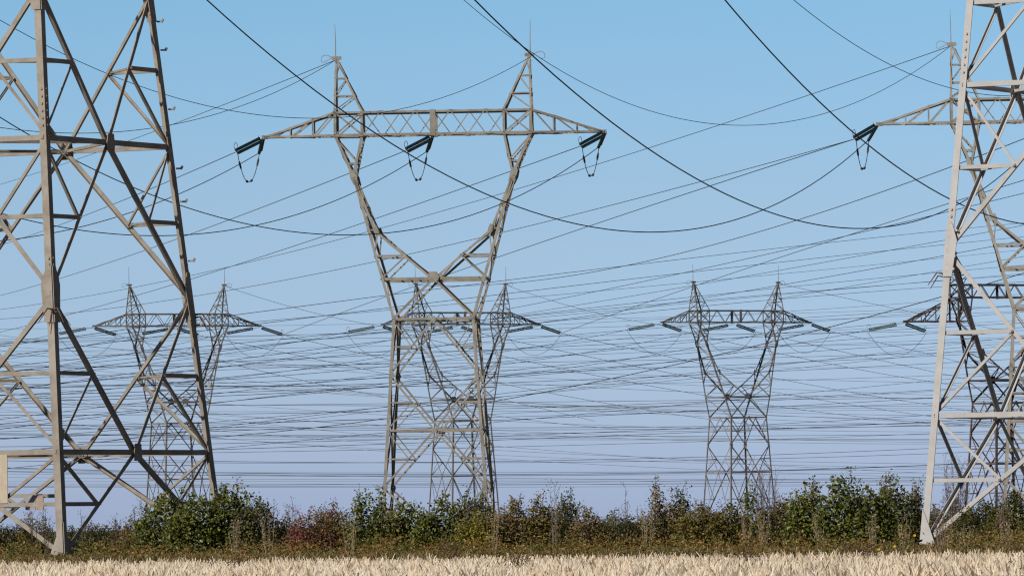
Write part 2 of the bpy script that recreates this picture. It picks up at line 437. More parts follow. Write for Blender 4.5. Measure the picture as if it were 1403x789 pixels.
    for f, n in FB:
        y = f * d0
        cb.angle(Vector((-11.74, y, Z(24.7))), Vector((11.74, y, Z(24.7))), Vector((0, 0, -1)), Vector((0, -f, 0)), .27 * ws, .27 * ws, T(.27))
        cb.angle(Vector((-11.74, y, Z(21.8))), Vector((11.74, y, Z(21.8))), Vector((0, 0, 1)), Vector((0, -f, 0)), .27 * ws, .27 * ws, T(.27))
        bl = P('beam_lacing', f, ('crossbeam', 0))
        N = 8; st = 16.56 / N
        for q in range(N):
            x0 = -8.28 + q * st; x1 = x0 + st
            a, b = (21.8, 24.7) if (q + (f > 0)) % 2 == 0 else (24.7, 21.8)
            face_bar(bl, Vector((x0, y, Z(a))), Vector((x1, y, Z(b))), n, .13, .03)
        bl.plate([Vector((x_, y, Z(z_))) + n * .03 for x_, z_ in ((-.33, 21.7), (.33, 21.7), (.33, 24.8), (-.33, 24.8))], n, .03)
    for q in range(8):
        x0 = -8.28 + q * 2.07; f = 1 if q % 2 else -1
        for zc in (21.8, 24.7): P('beam_lacing', -1, ('crossbeam', 0)).bar(Vector((x0, -f * d0, Z(zc))), Vector((x0 + 2.07, f * d0, Z(zc))), .11 * ws)
    for s in (-1, 1):
        ca = P('crossarm', s)
        tip = tip_x
        def dd(x): return d0 + (.30 - d0) * (x - 11.74) / (tip - 11.74)
        ztop0 = 24.7 if low_arm == 0 else 21.8
        def zt(x): return ztop0 + (TZ + .15 - ztop0) * (x - 11.74) / (tip - 11.74)
        vs = [11.74 + (tip - 11.74) * k_ for k_ in (0, .30, .62)]
        for f, n in FB:
            Tp = lambda x: Vector((s * x, f * dd(x), Z(zt(x)))); Bt = lambda x: Vector((s * x, f * dd(x), Z(TZ)))
            ca.angle(Tp(11.74), Tp(tip), Vector((0, 0, -1)), Vector((0, -f, 0)), .25 * ws, .25 * ws, T(.25))
            ca.angle(Bt(11.74 if not low_arm else 9.6), Bt(tip), Vector((0, 0, 1)), Vector((0, -f, 0)), .25 * ws, .25 * ws, T(.25))
            face_bar(ca, Tp(vs[1]), Bt(vs[1]), n, .2, .03); face_bar(ca, Tp(vs[2]), Bt(vs[2]), n, .18, .03)
            face_bar(ca, Tp(vs[0]), Bt(vs[1]), n, .18, .06); face_bar(ca, Bt(vs[2]), Tp(vs[1]), n, .18, .06)
            face_bar(ca, Bt(tip - (tip - vs[2]) * .35), Tp(vs[2]), n, .15, .06)
            if low_arm: face_bar(ca, Bt(11.74), Tp(11.74), n, .3, .03)
        f = 1
        for a, b in zip(vs, vs[1:] + [tip]):
            ca.bar(Vector((s * a, -f * dd(a), Z(TZ))), Vector((s * b, f * dd(b), Z(TZ))), .12 * ws)
            ca.bar(Vector((s * a, -dd(a), Z(TZ))), Vector((s * a, dd(a), Z(TZ))), .12 * ws)
            ca.bar(Vector((s * a, f * dd(a), Z(zt(a)))), Vector((s * b, -f * dd(b), Z(zt(b)))), .12 * ws); f = -f
        ca.bar(Vector((s * (tip - .5), 0, Z(TZ + .12))), Vector((s * (tip + .25), 0, Z(TZ + .12))), .5 * ws, .45 * ws)
        # peak
        pk = P('peak', s)
        po = lambda dz, f: Vector((s * (11.74 - .16 * (dz - 24.7) / 6.3), f * dep(dz), Z(dz)))
        pi = lambda dz, f: Vector((s * (8.28 + 3.0 * (dz - 24.7) / 6.3), f * dep(dz), Z(dz)))
        for f, n in FB:
            pk.angle(po(24.7, f), po(31, f), Vector((-s, 0, 0)), Vector((0, -f, 0)), .25 * ws, .25 * ws, T(.25))
            pk.angle(pi(24.7, f), pi(31, f), Vector((s, 0, 0)), Vector((0, -f, 0)), .25 * ws, .25 * ws, T(.25))
            face_bar(pk, po(26.6, f), pi(26.6, f), n, .17, .05); face_bar(pk, po(28.7, f), pi(28.7, f), n, .17, .05)
            face_bar(pk, po(24.75, f), pi(26.6, f), n, .15, .08); face_bar(pk, po(26.6, f), pi(28.7, f), n, .15, .08); face_bar(pk, po(28.7, f), pi(30.5, f), n, .12, .08)
        for a, b in ((24.7, 26.6), (26.6, 28.7), (28.7, 30.6)):
            pk.bar(po(a, -1), po(b, 1), .11 * ws); pk.bar(pi(a, 1), pi(b, -1), .11 * ws); pk.bar(po(b, -1), po(b, 1), .11 * ws); pk.bar(pi(b, -1), pi(b, 1), .11 * ws)
        br = P('earth_wire_bracket', s, ('peak', s))
        br.bar(Vector((s * 10.9, 0, Z(31.15))), Vector((s * 12.0, 0, Z(31.15))), .4 * ws, .42 * ws)
        br.tube([Vector((s * 12.0 + s * 1.3 * math.sin(t_ * math.pi / 8) , 0, Z(31.1 - .45 * math.sin(t_ * math.pi / 4 - .3)))) for t_ in range(9)], .04, 5)
        rd = P('lightning_rod', s, ('peak', s))
        rd.tube([Vector((s * 11.55, 0, Z(31.2))), Vector((s * 11.55, 0, Z(33))), Vector((s * 11.6, 0, Z(35.2)))], .06, 6, [.075 * ws, .06 * ws, .035 * ws])
    objs = {}
    for kk, (mb, nm, par) in parts.items():
        if par is None: objs[kk] = mb.build(nm, mtl, root)
    for kk, (mb, nm, par) in parts.items():
        if par is not None: objs[kk] = mb.build(nm, mtl, objs[par])
    root['_tip'] = 0.0; del root['_tip']
    return root, objs


TOWER = {}   # name -> (centre, yaw, waist)
def place(o, x, y, yaw_deg, z=0.0):
    o.location = (x, y, z); o.rotation_euler = (0, 0, R(yaw_deg))


def tw(o, p):
    return Matrix.Translation(o.location) @ Matrix.Rotation(o.rotation_euler[2], 4, 'Z') @ Vector(p)


halfA = lambda z: 6.31 - 0.0875 * (z - 4.41) if z < 30.3 else 4.05
tA, pA = make_tower('pylon', STEEL_A, [4.41, 17.31], halfA, 30.2, near=True, foot=-0.05, ws=0.86)
place(tA, -21.24, 305.7, -27.2)
tag(tA, 'huge near pylon cropped by the left edge, weathered beige legs with riveted plates', 'pylon', 'nearest cropped pylons')
halfC = lambda z: 6.25 - 0.0760 * (z - 5.195) if z < 31.0 else 4.29
tC, pC = make_tower('pylon', STEEL_C, [5.195, 18.09], halfC, 30.95, near=True, foot=-0.05, ws=0.77)
place(tC, 24.69, 286.9, -27.5)
tag(tC, 'huge near pylon cropped by the right edge, pale silvery leg with dark inner braces', 'pylon', 'nearest cropped pylons')
halfB = lambda z: 6.47 - 0.0643 * z
tB, pB = make_tower('pylon', STEEL_B, [12.4], halfB, 25.5, ws=0.92, fine=True)
cB = at(594.5, 186, 863); place(tB, cB.x, 863, -3.5)
tag(tB, 'large beige pylon standing whole at centre left, forked body under wide crossbeam', 'pylon', 'middle distance pylons')
tD = copy_tree(tB, material=STEEL_D)
cD = at(1440, 170, 853); place(tD, cD.x, 853, -3.5)
tag(tD, 'large pylon partly hidden behind the near right pylon, left crossarm in open sky', 'pylon', 'middle distance pylons')
tG, pG = make_tower('pylon', STEEL_F, [12.4], lambda z: 6.3 - 0.0576 * z, 25.0, ws=0.92, fine=True)
cG = at(1009, 440, 1680); place(tG, cG.x, 1680, 30)
tag(tG, 'small far grey pylon standing alone between the centre pylon and the right pylon', 'pylon', 'far row of pylons')
tF = copy_tree(tG); cF = at(632, 440, 1665); place(tF, cF.x, 1665, 27)
tag(tF, 'small far pylon seen through the body of the big centre pylon', 'pylon', 'far row of pylons')
tE = copy_tree(tG); cE = at(243, 440, 1645); place(tE, cE.x, 1645, 24)
tag(tE, 'small far pylon seen behind the legs of the near left pylon', 'pylon', 'far row of pylons')
tH, pH = make_tower('pylon', STEEL_H, [12.4], lambda z: 6.3 - 0.0576 * z, 25.0, ws=1.15, fine=True, tip_x=23.8, low_arm=5.0)
cH = at(1373, 407, 1520); place(tH, cH.x, 1520, 28)
tag(tH, 'dark brown far pylon half hidden behind near right pylon, arms below its beam', 'pylon', 'far row of pylons')

# small fittings of the near pylons
def add_peg(t, i, zs, half_, d):
    for z in zs:
        mb = MB(); h = half_(z); c = [(-1, -1), (1, -1), (1, 1), (-1, 1)][i]
        p = Vector((c[0] * h, c[1] * h, z)); q = p + Vector(d) * .3
        mb.bar(p + Vector(d) * .05, q, .09, .07); mb.bar(q - Vector(d) * .06 - Vector((0, 0, .03)), q + Vector((.03, 0, .10)), .09, .08)
        mb.build('climbing_peg', STEEL_A, t)
add_peg(tA, 2, [7.2, 9.8, 12.5, 15.0, 16.4, 18.9, 21.4, 22.6], halfA, (1, .2, 0))
def spikes(t, i, z, half_, mtl, sc_=1.0, nk=4):
    c = [(-1, -1), (1, -1), (1, 1), (-1, 1)][i]; h = half_(z); p = Vector((c[0] * h, c[1] * h, z))
    for k_, (a, b) in enumerate(((c[0], -.15 * c[1]), (c[0], .5 * c[1]), (.3 * c[0], c[1]), (-.5 * c[0], c[1]))[:nk]):
        mb = MB(); d = Vector((a, b, 0)).normalized(); s0 = Vector((0, 0, .12 * (k_ % 2)))
        mb.tube([p + d * .02 + s0, p + d * .3 * sc_ + s0 + Vector((0, 0, .05)), p + d * .75 * sc_ + s0 + Vector((0, 0, -.55 * sc_))], .05, 5, [.045 * sc_, .035 * sc_, .015])
        mb.build('anti_climbing_spike', mtl, t)
SPK = mat('rusty_spike', (0.10, 0.06, 0.045), 0.8)
for i in (1, 2, 0): spikes(tA, i, 10.1, halfA, SPK)
for i in (0, 3): spikes(tC, i, 10.6, halfC, SPK, .8, 2)
# plates hung on the front-left face of the near left pylon
def face_pt(t, px, py, y_local):      # point on a plane y=y_local of tower t that shows at a pixel
    d = (at(px, py, 300) - Vector((0, 0, EYE))); Mi = (Matrix.Translation(t.location) @ Matrix.Rotation(t.rotation_euler[2], 4, 'Z')).inverted()
    o = Mi @ Vector((0, 0, EYE)); dl = Mi.to_3x3() @ d
    return o + dl * ((y_local - o.y) / dl.y)
def plate_on(px0, py0, px1, py1, yl, mtl, nm):
    mb = MB(); a = face_pt(tA, px0, py0, yl); b = face_pt(tA, px1, py1, yl)
    mb.plate([Vector((a.x, yl, b.z)), Vector((b.x, yl, b.z)), Vector((b.x, yl, a.z)), Vector((a.x, yl, a.z))], Vector((0, -1, 0)), .03)
    return mb.build(nm, mtl, tA)
yf = -halfA(3.5) - .05
o = plate_on(-14, 623, 11, 689, yf, PLATE, 'notice_plate'); o['label'] = 'blank beige sheet metal plate'
yb = halfA(3.5) - .6
mbr = MB()
a = face_pt(tA, -60, 679, yb); b = face_pt(tA, 76, 679, yb); mbr.bar(a, b, .12, .16)
mbr.build('plate_rail', STEEL_A, tA)
o = plate_on(35, 678, 49, 698, yb - .15, PLATE3, 'notice_plate'); o['label'] = 'faded greyish square plate'
o = plate_on(49.4, 678, 60, 698, yb - .15, PLATE2, 'notice_plate'); o['label'] = 'faded pinkish square plate'


# ------------------------------------------------------------------ insulators
def disc_string_mb(a, b, r, n, seg=9):
    mb = MB(); d = b - a; pts = []; rad = []
    for i in range(n):
        t0 = i / n
        for dt, rr in ((.0, .62), (.15, 1.0), (.5, .97), (.75, .62)):
            pts.append(a + d * (t0 + dt / n)); rad.append(r * rr)
    pts.append(b); rad.append(r * .3)
    mb.tube(pts, r, seg, rad)
    return mb


def insulator(tip, vec, label, group, r=.2, n=17, gap=.55, gl=GLASS_D, link=0.5, horn=True):
    """strain insulator set: two parallel strings of discs from the arm towards the span; returns far end"""
    vec = Vector(vec); d = vec.normalized(); L = vec.length
    root = empty('insulator_string', tip)
    side = d.cross(Vector((0, 0, 1))).normalized(); upv = side.cross(d).normalized()
    g = (side * .55 + upv * .83).normalized() * gap / 2
    s0 = d * link; s1 = d * (L - .35)
    mb = MB(); mb.bar(Vector((0, 0, 0)), s0, .08); mb.build('link_rod', CABLE, root)
    for k_ in (-1, 1):
        disc_string_mb(s0 + g * k_, s1 + g * k_, r, n).build('disc_string', gl, root)
    for p in (s0, s1):
        mb = MB(); mb.bar(p - g * 1.5, p + g * 1.5, .12, .1, d.copy()); mb.build('yoke_plate', CABLE, root)
    if horn:
        for p, q in ((s0, 1), (s1, -1)):
            mb = MB()
            ring = [p + upv * (.25 + .42 - .42 * math.cos(t_ * .7)) * 1.0 + d * q * (.42 * math.sin(t_ * .7)) for t_ in range(9 if q < 0 else 3)]
            mb.tube([p] + ring, .035, 5); mb.build('arcing_horn', CABLE, root)
    tag(root, label, 'insulator', group)
    return Vector(tip) + vec


def jumper(p0, p1, drop, label, group, weights=True, r=.045, mt=CABLE):
    mb = MB(); root = empty('jumper_loop', (p0 + p1) / 2); c = (p0 + p1) / 2
    pts = []
    for i in range(21):
        t = i / 20; q = p0.lerp(p1, t) + Vector((0, 0, -drop * (1 - abs(2 * t - 1) ** (2.2 if weights else 2.0)))); pts.append(q - c)
    mb.tube(pts, r, 6); mb.build('loop_cable', mt, root)
    if weights:
        for i, (rr, ln) in {8: (.17, .25), 12: (.17, .25), 2: (.13, .7), 18: (.13, .7)}.items():
            w_ = MB(); q = pts[i]; d = (pts[i + 1] - pts[i - 1]).normalized()
            w_.tube([q - d * ln, q - d * ln * .7, q, q + d * ln * .7, q + d * ln], rr, 8, [rr * .4, rr * .9, rr, rr * .9, rr * .4])
            w_.build('damper_weight', mt, root)
    tag(root, label, 'jumper cable', group)


ENDS = {}
for t, nm, who, arms in ((tB, 'B', 'centre pylon', (-20.3, -0.2, 20.3)), (tD, 'D', 'pylon behind near right one', (-20.3, -0.2, 20.3))):
    for s, xx in zip(('left', 'middle', 'right'), arms):
        if nm == 'D' and s == 'right': continue
        tip = tw(t, (xx, 0, 25.5 + 21.7 - (.15 if s == 'middle' else 0)))
        v1 = Vector((-3.0, -6.0, -1.85)); v2 = Vector((-.6, 7.0, -1.2))
        e1 = insulator(tip + Vector((-.1, -.3, 0)), v1, 'dark green insulator slanting down left from %s of crossbeam, %s' % ({'left': 'left tip', 'middle': 'middle', 'right': 'right tip'}[s], who), 'dark insulators of the middle distance pylons', r=.20, n=20, gap=.42)
        e2 = insulator(tip + Vector((-.05, .3, 0)), v2, 'stubby insulator pointing away behind the slanting one, crossbeam %s, %s' % ({'left': 'left tip', 'middle': 'middle', 'right': 'right tip'}[s], who), 'dark insulators of the middle distance pylons', r=.20, n=20, gap=.42, horn=False)
        ENDS[nm + s] = e1; ENDS[nm + s + '2'] = e2
        jumper(e1 + Vector((.3, 0, -.2)), e2 + Vector((0, -.3, .2)), 3.5, 'jumper loop with bobbin weights under crossbeam %s, %s' % ({'left': 'left tip', 'middle': 'middle', 'right': 'right tip'}[s], who), 'jumper loops of the middle distance pylons')
for t, nm, who, wz, tipx, TZ in ((tE, 'E', 'far pylon behind near left legs', 25.0, 20.2, 21.7), (tF, 'F', 'far pylon behind centre pylon', 25.0, 20.2, 21.7),
                           (tG, 'G', 'lone far pylon right of centre', 25.0, 20.2, 21.7), (tH, 'H', 'dark far pylon at right', 25.0, 23.8, 16.7)):
    for s, xx in (('left', -tipx), ('middle', -.3), ('right', tipx)):
        if nm == 'H' and s != 'left': continue
        tz_ = 21.6 if s == 'middle' else TZ
        tip = tw(t, (xx, 0, wz + tz_))
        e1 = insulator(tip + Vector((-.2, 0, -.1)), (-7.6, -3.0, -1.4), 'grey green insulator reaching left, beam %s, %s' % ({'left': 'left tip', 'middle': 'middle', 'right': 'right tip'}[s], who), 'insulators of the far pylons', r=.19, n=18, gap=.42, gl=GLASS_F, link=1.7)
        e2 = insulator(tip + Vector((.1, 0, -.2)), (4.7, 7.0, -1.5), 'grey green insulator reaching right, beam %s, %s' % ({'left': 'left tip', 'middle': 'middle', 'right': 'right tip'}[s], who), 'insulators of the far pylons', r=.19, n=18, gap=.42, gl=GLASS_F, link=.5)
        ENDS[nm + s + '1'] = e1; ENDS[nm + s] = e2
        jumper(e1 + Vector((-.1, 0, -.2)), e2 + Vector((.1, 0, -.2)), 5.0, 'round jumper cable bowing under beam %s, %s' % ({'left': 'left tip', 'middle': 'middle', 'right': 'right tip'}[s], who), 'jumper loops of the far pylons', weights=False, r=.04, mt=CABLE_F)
for t, nm in ((tB, 'B'), (tD, 'D')):
    for s, q in ((-1, 'pl'), (1, 'pr')): ENDS[nm + q] = tw(t, (s * 11.6, 0, 25.5 + 30.9))
for t, nm in ((tE, 'E'), (tF, 'F'), (tG, 'G'), (tH, 'H')):
    for s, q in ((-1, 'pl'), (1, 'pr')): ENDS[nm + q] = tw(t, (s * 11.6, 0, 25.0 + 30.9))


# ------------------------------------------------------------------ wires
def wire_pts(P0, P1, s, ta, tb, n):
    out = []
    for i in range(n + 1):
        t = ta + (tb - ta) * i / n
        p = P0.lerp(P1, t); p.z -= 4 * s * t * (1 - t); out.append(p)
    return out


def fit(P0, P1, pts):
    """sag that best follows the traced points, and the error left"""
    rows = []
    for (x, y) in pts:
        lo, hi = -0.2, 1.2
        for _ in range(40):
            mid = (lo + hi) / 2
            if (proj(P0.lerp(P1, mid))[0] - x) * (proj(P1)[0] - proj(P0)[0]) > 0: hi = mid
            else: lo = mid
        p = P0.lerp(P1, mid); k = F / p.y
        rows.append((4 * mid * (1 - mid) * k, y - proj(p)[1]))
    den = sum(a * a for a, b in rows)
    s = sum(a * b for a, b in rows) / den if den > 0 else 0
    return s, sum((b - a * s) ** 2 for a, b in rows)


def wire(name, label, group, pts, D0, D1, r, ta=0.0, tb=1.0, end=None, start=None, mt=CABLE, cat='power line', n=56):
    P1 = end if end is not None else at(*pts[-1], D1)
    best = None
    for d0 in ([D0] if not isinstance(D0, (list, tuple)) else D0):
        P0 = start if start is not None else at(*pts[0], d0)
        s, e = fit(P0, P1, pts[1:-1])
        if best is None or e < best[0]: best = (e, P0, s, d0)
    e, P0, s, d0 = best
    print('WIRE %-60s D0 %6.0f sag %6.2f rms %5.2f' % (label[:60], d0, s, math.sqrt(e / max(1, len(pts) - 2))))
    mb = MB(); P = wire_pts(P0, P1, s, ta, tb, n)
    P = [p for p in P if p.y > 8]
    c = P[0].copy(); mb.tube([p - c for p in P], r, 5)
    o = mb.build(name, mt); o.location = c
    return tag(o, label, cat, group)


BG = 'power lines strung overhead'
cand = list(range(90, 820, 10))
W = [
 ('power_line', 'bold wire from top left dipping past the centre pylon up to the right dark insulator', [(283,0),(440,135),(500,178),(560,210),(650,258),(705,282),(770,303),(830,316),(880,319),(940,318),(1003,302),(1043,288),(1100,258),(1150,225),(1192,190)], cand, None, .055, -.25, 1, 'Dleft2'),
 ('power_line', 'bold wire crossing the centre pylon right peak, lowest just left of the pale leg', [(650,0),(735,82),(820,155),(916,225),(1003,272),(1070,298),(1130,310),(1180,313),(1235,307),(1295,287),(1340,265),(1400,205)], cand, None, .055, -.25, 1, 'Dmiddle2'),
 ('earth_wire', 'thin wire grazing the centre pylon right peak, sagging to the right pylon peak', [(635,0),(705,55),(745,80),(800,115),(870,148),(930,165),(1003,172),(1065,171),(1130,158),(1200,125),(1250,95),(1290,66)], cand, None, .035, -.2, 1, 'Dpl'),
 ('power_line', 'bold wire descending from the top edge past the right dark insulator behind pale leg', [(993,0),(1080,100),(1165,180),(1225,227),(1300,275),(1345,294),(1403,308),(1665,170)], cand, 850, .055, -.2, 1, None),
 ('earth_wire', 'thin wire descending from the top edge at right to behind the near right pylon', [(1087,0),(1145,45),(1220,90),(1290,118),(1320,126),(1575,52)], cand, None, .035, -.2, 1, 'Dpr'),
 ('earth_wire', 'thin wire from upper left edge sagging behind the beam to centre pylon right peak', [(0,28),(52,57),(107,85),(160,108),(230,131),(300,149),(370,160),(438,162),(500,157),(560,149),(712,87)], cand, None, .035, -.3, 1, 'Bpr'),
 ('earth_wire', 'thin slack wire from the left edge rising to the left peak of the centre pylon', [(0,175),(60,181),(130,183),(180,180),(233,170),(300,156),(400,116),(444,91)], cand, None, .035, -.3, 1, 'Bpl'),
 ('earth_wire', 'thin straight wire rising to the left peak of the centre pylon above its slack twin', [(0,253),(58,233),(120,212),(175,193),(260,163),(350,130),(444,88)], 1650, None, .045, -.3, 1, 'Bpl'),
 ('power_line', 'bold wire dropping from left edge, then rising to centre pylon right tip insulator', [(0,161),(47,188),(94,214),(171,252),(245,281),(314,301),(414,321),(485,324),(557,318),(622,302),(688,278),(740,247),(795,203)], cand, None, .05, -.2, 1, 'Bright2'),
 ('power_line', 'curved wire from left edge sweeping up to the centre pylon middle insulator', [(0,292),(28,298),(77,308),(114,316),(171,322),(208,323.6),(256,322),(314,316),(351,310),(414,292),(482,262),(558,215)], cand, None, .05, -.2, 1, 'Bmiddle2'),
 ('power_line', 'curved wire behind near left legs rising to the centre pylon left tip insulator', [(0,330),(63,322),(114,310),(177,292),(245,265),(330,215)], cand, None, .05, -.2, 1, 'Bleft2'),
 ('power_line', 'upper straight wire ending at the left tip insulator of the centre pylon', [(0,336),(62,314),(142,285),(242,246),(325,212)], 1640, None, .05, -.2, 1, 'Bleft'),
 ('power_line', 'upper straight wire ending at the middle insulator of the centre pylon', [(0,405),(46,390),(85,379),(200,342),(256,322),(300,308),(357,286),(414,262),(471,244),(558,210)], 1660, None, .05, -.2, 1, 'Bmiddle'),
 ('power_line', 'upper straight wire ending at the right tip insulator of the centre pylon', [(0,455),(40,444),(94,429),(194,403),(262,383),(368,350),(448,323),(520,300),(614,259),(700,235),(795,200)], 1690, None, .05, -.2, 1, 'Bright'),
 ('earth_wire', 'thin nearly straight wire from left edge through centre fork to right pylon peak', [(0,424),(100,407),(221,385),(257,377),(368,350),(460,329),(528,310),(642,279),(735,252),(830,225),(889,205),(992,171),(1088,140),(1174,105),(1222,91),(1292,64)], 1700, None, .045, -.1, 1, 'Dpl'),
 ('power_line', 'upper of two nearly parallel wires running left from the right dark insulator', [(0,437),(80,430),(262,405),(328,396),(414,379),(511,359),(565,348),(642,330),(696,318),(784,293),(889,268),(952,251),(1046,225),(1163,190)], 1720, None, .045, -.1, 1, 'Dleft'),
 ('power_line', 'lower of two parallel wires from right dark insulator down to far left pylon', [(352,441),(425,422),(525,397),(585,380),(619,372),(700,348),(735,335),(812,314),(847,300),(924,278),(975,259),(1050,233),(1071,225),(1163,191)], None, None, .055, 0, 1, 'Dleft', 'Eright'),
 ('power_line', 'straight wire rising behind the near right pylon above the lone far pylon', [(600,434),(659,419),(698,407),(764,389),(850,365),(952,339),(1003,321),(1071,300),(1126,279),(1242,243),(1294,225),(1399,188)], 1600, None, .055, 0, 1, 'Dmiddle', 'Fpl'),
 ('power_line', 'wire from far centre pylon right tip rising across the lone far pylon rod', [(738,436),(855,409),(944,387),(1003,371),(1145,330),(1202,313),(1254,300),(1305,279),(1403,252),(1650,172)], None, 853, .055, 0, 1, None, 'Fright'),
 ('earth_wire', 'thin wire passing just above the left rod of the lone far pylon', [(560,448),(698,416),(764,407),(844,392),(946,372),(1003,360),(1050,349),(1145,329),(1251,303),(1370,275),(1403,266),(1700,190)], 1700, 900, .05, 0, 1, None),
 ('power_line', 'faint wire ending at the pale plate of the near right leg, upper of three', [(640,442),(735,429),(864,407),(958,390),(1003,382),(1145,355),(1294,328),(1500,290)], 1800, 1300, .05, 0, 1, None),
 ('power_line', 'faint wire behind the pale plate of the near right leg, middle of three', [(640,455),(764,439),(878,422),(969,409),(1003,403),(1074,390),(1202,366),(1292,350),(1359,335),(1600,290)], 1800, 1200, .055, 0, 1, None),
 ('power_line', 'faint wire rising from the right peak of the lone far pylon behind the pale plate', [(1069,409),(1117,402),(1202,387),(1281,372),(1403,350),(1600,318)], 1680, 1300, .045, 0, 1, None),
 ('power_line', 'bold long wire rising from lower left behind lone far pylon to the pale leg', [(300,598),(414,590),(539,570),(684,541),(850,510),(952,494),(1003,483),(1088,461),(1145,450),(1231,427),(1288,412),(1316,403),(1500,345)], 1300, 900, .06, -.25, 1, None),
 ('earth_wire', 'thin wire falling to the right from the right peak of the far left pylon', [(305,397),(317,402),(408,422),(499,443),(560,452)], None, 1900, .045, 0, 1.6, None, 'Epr'),
 ('earth_wire', 'thin wire falling to the right from the right peak of the far centre pylon', [(690,398),(701,402),(772,419),(827,430),(884,440),(960,450)], None, 1900, .045, 0, 1.5, None, 'Fpr'),
 ('earth_wire', 'thin wire falling to the right from the right peak of the lone far pylon', [(1062,385),(1071,386),(1131,402),(1220,422),(1290,436)], None, 1900, .045, 0, 1.5, None, 'Gpr'),
 ('power_line', 'wire falling to the right from the left insulator of the far left pylon', [(157,455),(306,494),(357,508),(425,524),(539,547),(700,572)], None, 2200, .055, 0, 1.4, None, 'Eleft'),
 ('power_line', 'wire falling to the right from the middle insulator of the far left pylon', [(281,450),(311,460),(380,478),(443,496),(539,517),(679,545)], None, 2200, .055, 0, 1.5, None, 'Emiddle'),
 ('power_line', 'wire falling to the right from the right tip of the far left pylon', [(373,446),(377,450),(443,468),(539,494),(679,525),(750,538),(850,555),(964,573)], None, 2200, .055, 0, 1.3, None, 'Eright'),
 ('power_line', 'wire falling to the right from the middle insulator of the far centre pylon', [(660,448),(696,457),(764,474),(850,496),(921,511),(964,520),(1060,541),(1145,554),(1274,570)], None, 2300, .055, 0, 1.3, None, 'Fmiddle'),
 ('power_line', 'wire falling to the right from the right tip of the far centre pylon', [(757,446),(764,450),(844,470),(952,496),(1071,520),(1145,535),(1277,555)], None, 2300, .055, 0, 1.3, None, 'Fright'),
 ('power_line', 'wire falling to the right from the left insulator of the far centre pylon', [(550,456),(622,470),(696,488),(764,504),(835,518),(949,541),(1060,555),(1145,567),(1245,577)], None, 2300, .055, 0, 1.3, None, 'Fleft'),
 ('power_line', 'wire falling to the right from the right tip of the lone far pylon', [(1127,448),(1200,468),(1300,492)], None, 2300, .055, 0, 2.0, None, 'Gright'),
 ('power_line', 'wire falling to the right from the middle insulator of the lone far pylon', [(1035,448),(1071,460),(1111,472),(1231,500),(1320,518)], None, 2300, .055, 0, 1.8, None, 'Gmiddle'),
 ('power_line', 'wire falling to the right from the left insulator of the lone far pylon', [(928,452),(1000,468),(1066,484),(1145,500),(1231,516),(1340,532)], None, 2300, .055, 0, 1.6, None, 'Gleft'),
]
for row in W:
    nm, lab, pts, D0, D1, r, ta, tb, en = row[:9]
    st = ENDS[row[9]] if len(row) > 9 else None
    wire(nm, lab, BG, pts, D0 if D0 is not None else 1700, D1, r, ta, tb, end=ENDS[en] if en else None, start=st)

# spans leaving the left insulators of the far row, running down to the left
for nm, who in (('E', 'far left pylon'), ('F', 'far centre pylon'), ('G', 'lone far pylon'), ('H', 'dark far pylon at right')):
    for s in ('left', 'middle', 'right'):
        if nm + s + '1' not in ENDS: continue
        p = ENDS[nm + s + '1']; x, y = proj(p); k_ = {'left': 0, 'middle': 1, 'right': 2}[s]
        L_ = 520
        pts = [(x - L_, y + 66 + 5 * k_), (x - L_ * .5, y + 42 + 3 * k_), (x, y)]
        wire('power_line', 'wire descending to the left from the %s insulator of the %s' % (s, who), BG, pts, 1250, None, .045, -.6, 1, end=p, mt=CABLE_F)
# the dense web of distant spans low over the horizon
low = [  # y at x = 0, 700, 1403 ; depth left, depth right, radius
 (505,478,444,1300,1900,.05),(520,490,462,1350,1900,.05),(512,497,470,1400,2000,.05),(536,512,477,1300,1800,.05),(548,524,490,1300,1900,.05),(470,461,452,1700,2000,.045),
 (486,480,468,1700,2100,.045),(530,528,503,1500,2000,.05),(498,503,505,1900,2000,.04),(552,551,547,1900,1900,.055),(557,556,552,1900,1900,.05),(555,557,556,2000,2000,.045),
 (566,560,522,1400,1900,.05),(583,566,532,1400,1900,.05),(590,575,541,1400,2000,.055),(575,571,549,1600,2000,.05),(560,563,565,1900,2100,.045),
 (582,586,574,1700,1900,.065),(586,589,577,1700,1900,.055),(592,594,579,1700,2000,.06),(592,600,604,1900,1900,.055),(596,602,606,1900,1900,.05),(605,597,560,1500,1900,.055),
 (620,602,573,1400,1900,.055),(632,612,580,1400,1900,.05),(600,598,586,1800,2000,.05),
 (628,632,604,1500,1800,.065),(631,634,606,1500,1800,.05),(640,650,626,1500,1800,.06),(642,652,628,1500,1800,.045),(645,647,640,1700,1900,.05),
 (648,651,645,1900,1900,.045),(652,655,648,1900,1900,.05),(655,657,652,1900,1900,.045),(660,661,655,2000,2000,.055),(663,664,658,2000,2000,.05),(666,663,662,2000,2000,.045),
 (672,667,657,1900,2000,.05),(682,676,664,1900,2000,.045),(668,670,650,1700,2000,.04),(659,659,661,2100,2100,.04),
 (455,452,430,1700,2000,.04),(478,470,436,1600,2000,.045),(447,440,418,1750,2000,.04),(463,448,402,1700,1900,.045),
]
for _i in range(16):
    y0_ = 470 + 11 * _i + rng.uniform(-5, 5); m_ = y0_ - rng.uniform(58, 92); low.append((y0_, m_, m_ - rng.uniform(45, 80), 950 + 18 * _i, 1900, .045))
for _i in range(14):
    y0_ = 455 + 9 * _i + rng.uniform(-6, 6); m_ = y0_ + rng.uniform(40, 75); low.append((y0_, m_, m_ + rng.uniform(5, 34), 1900, 1500 + 20 * _i, .042))
lowlab = 'one of the many fine distant wires strung nearly level across the low sky'
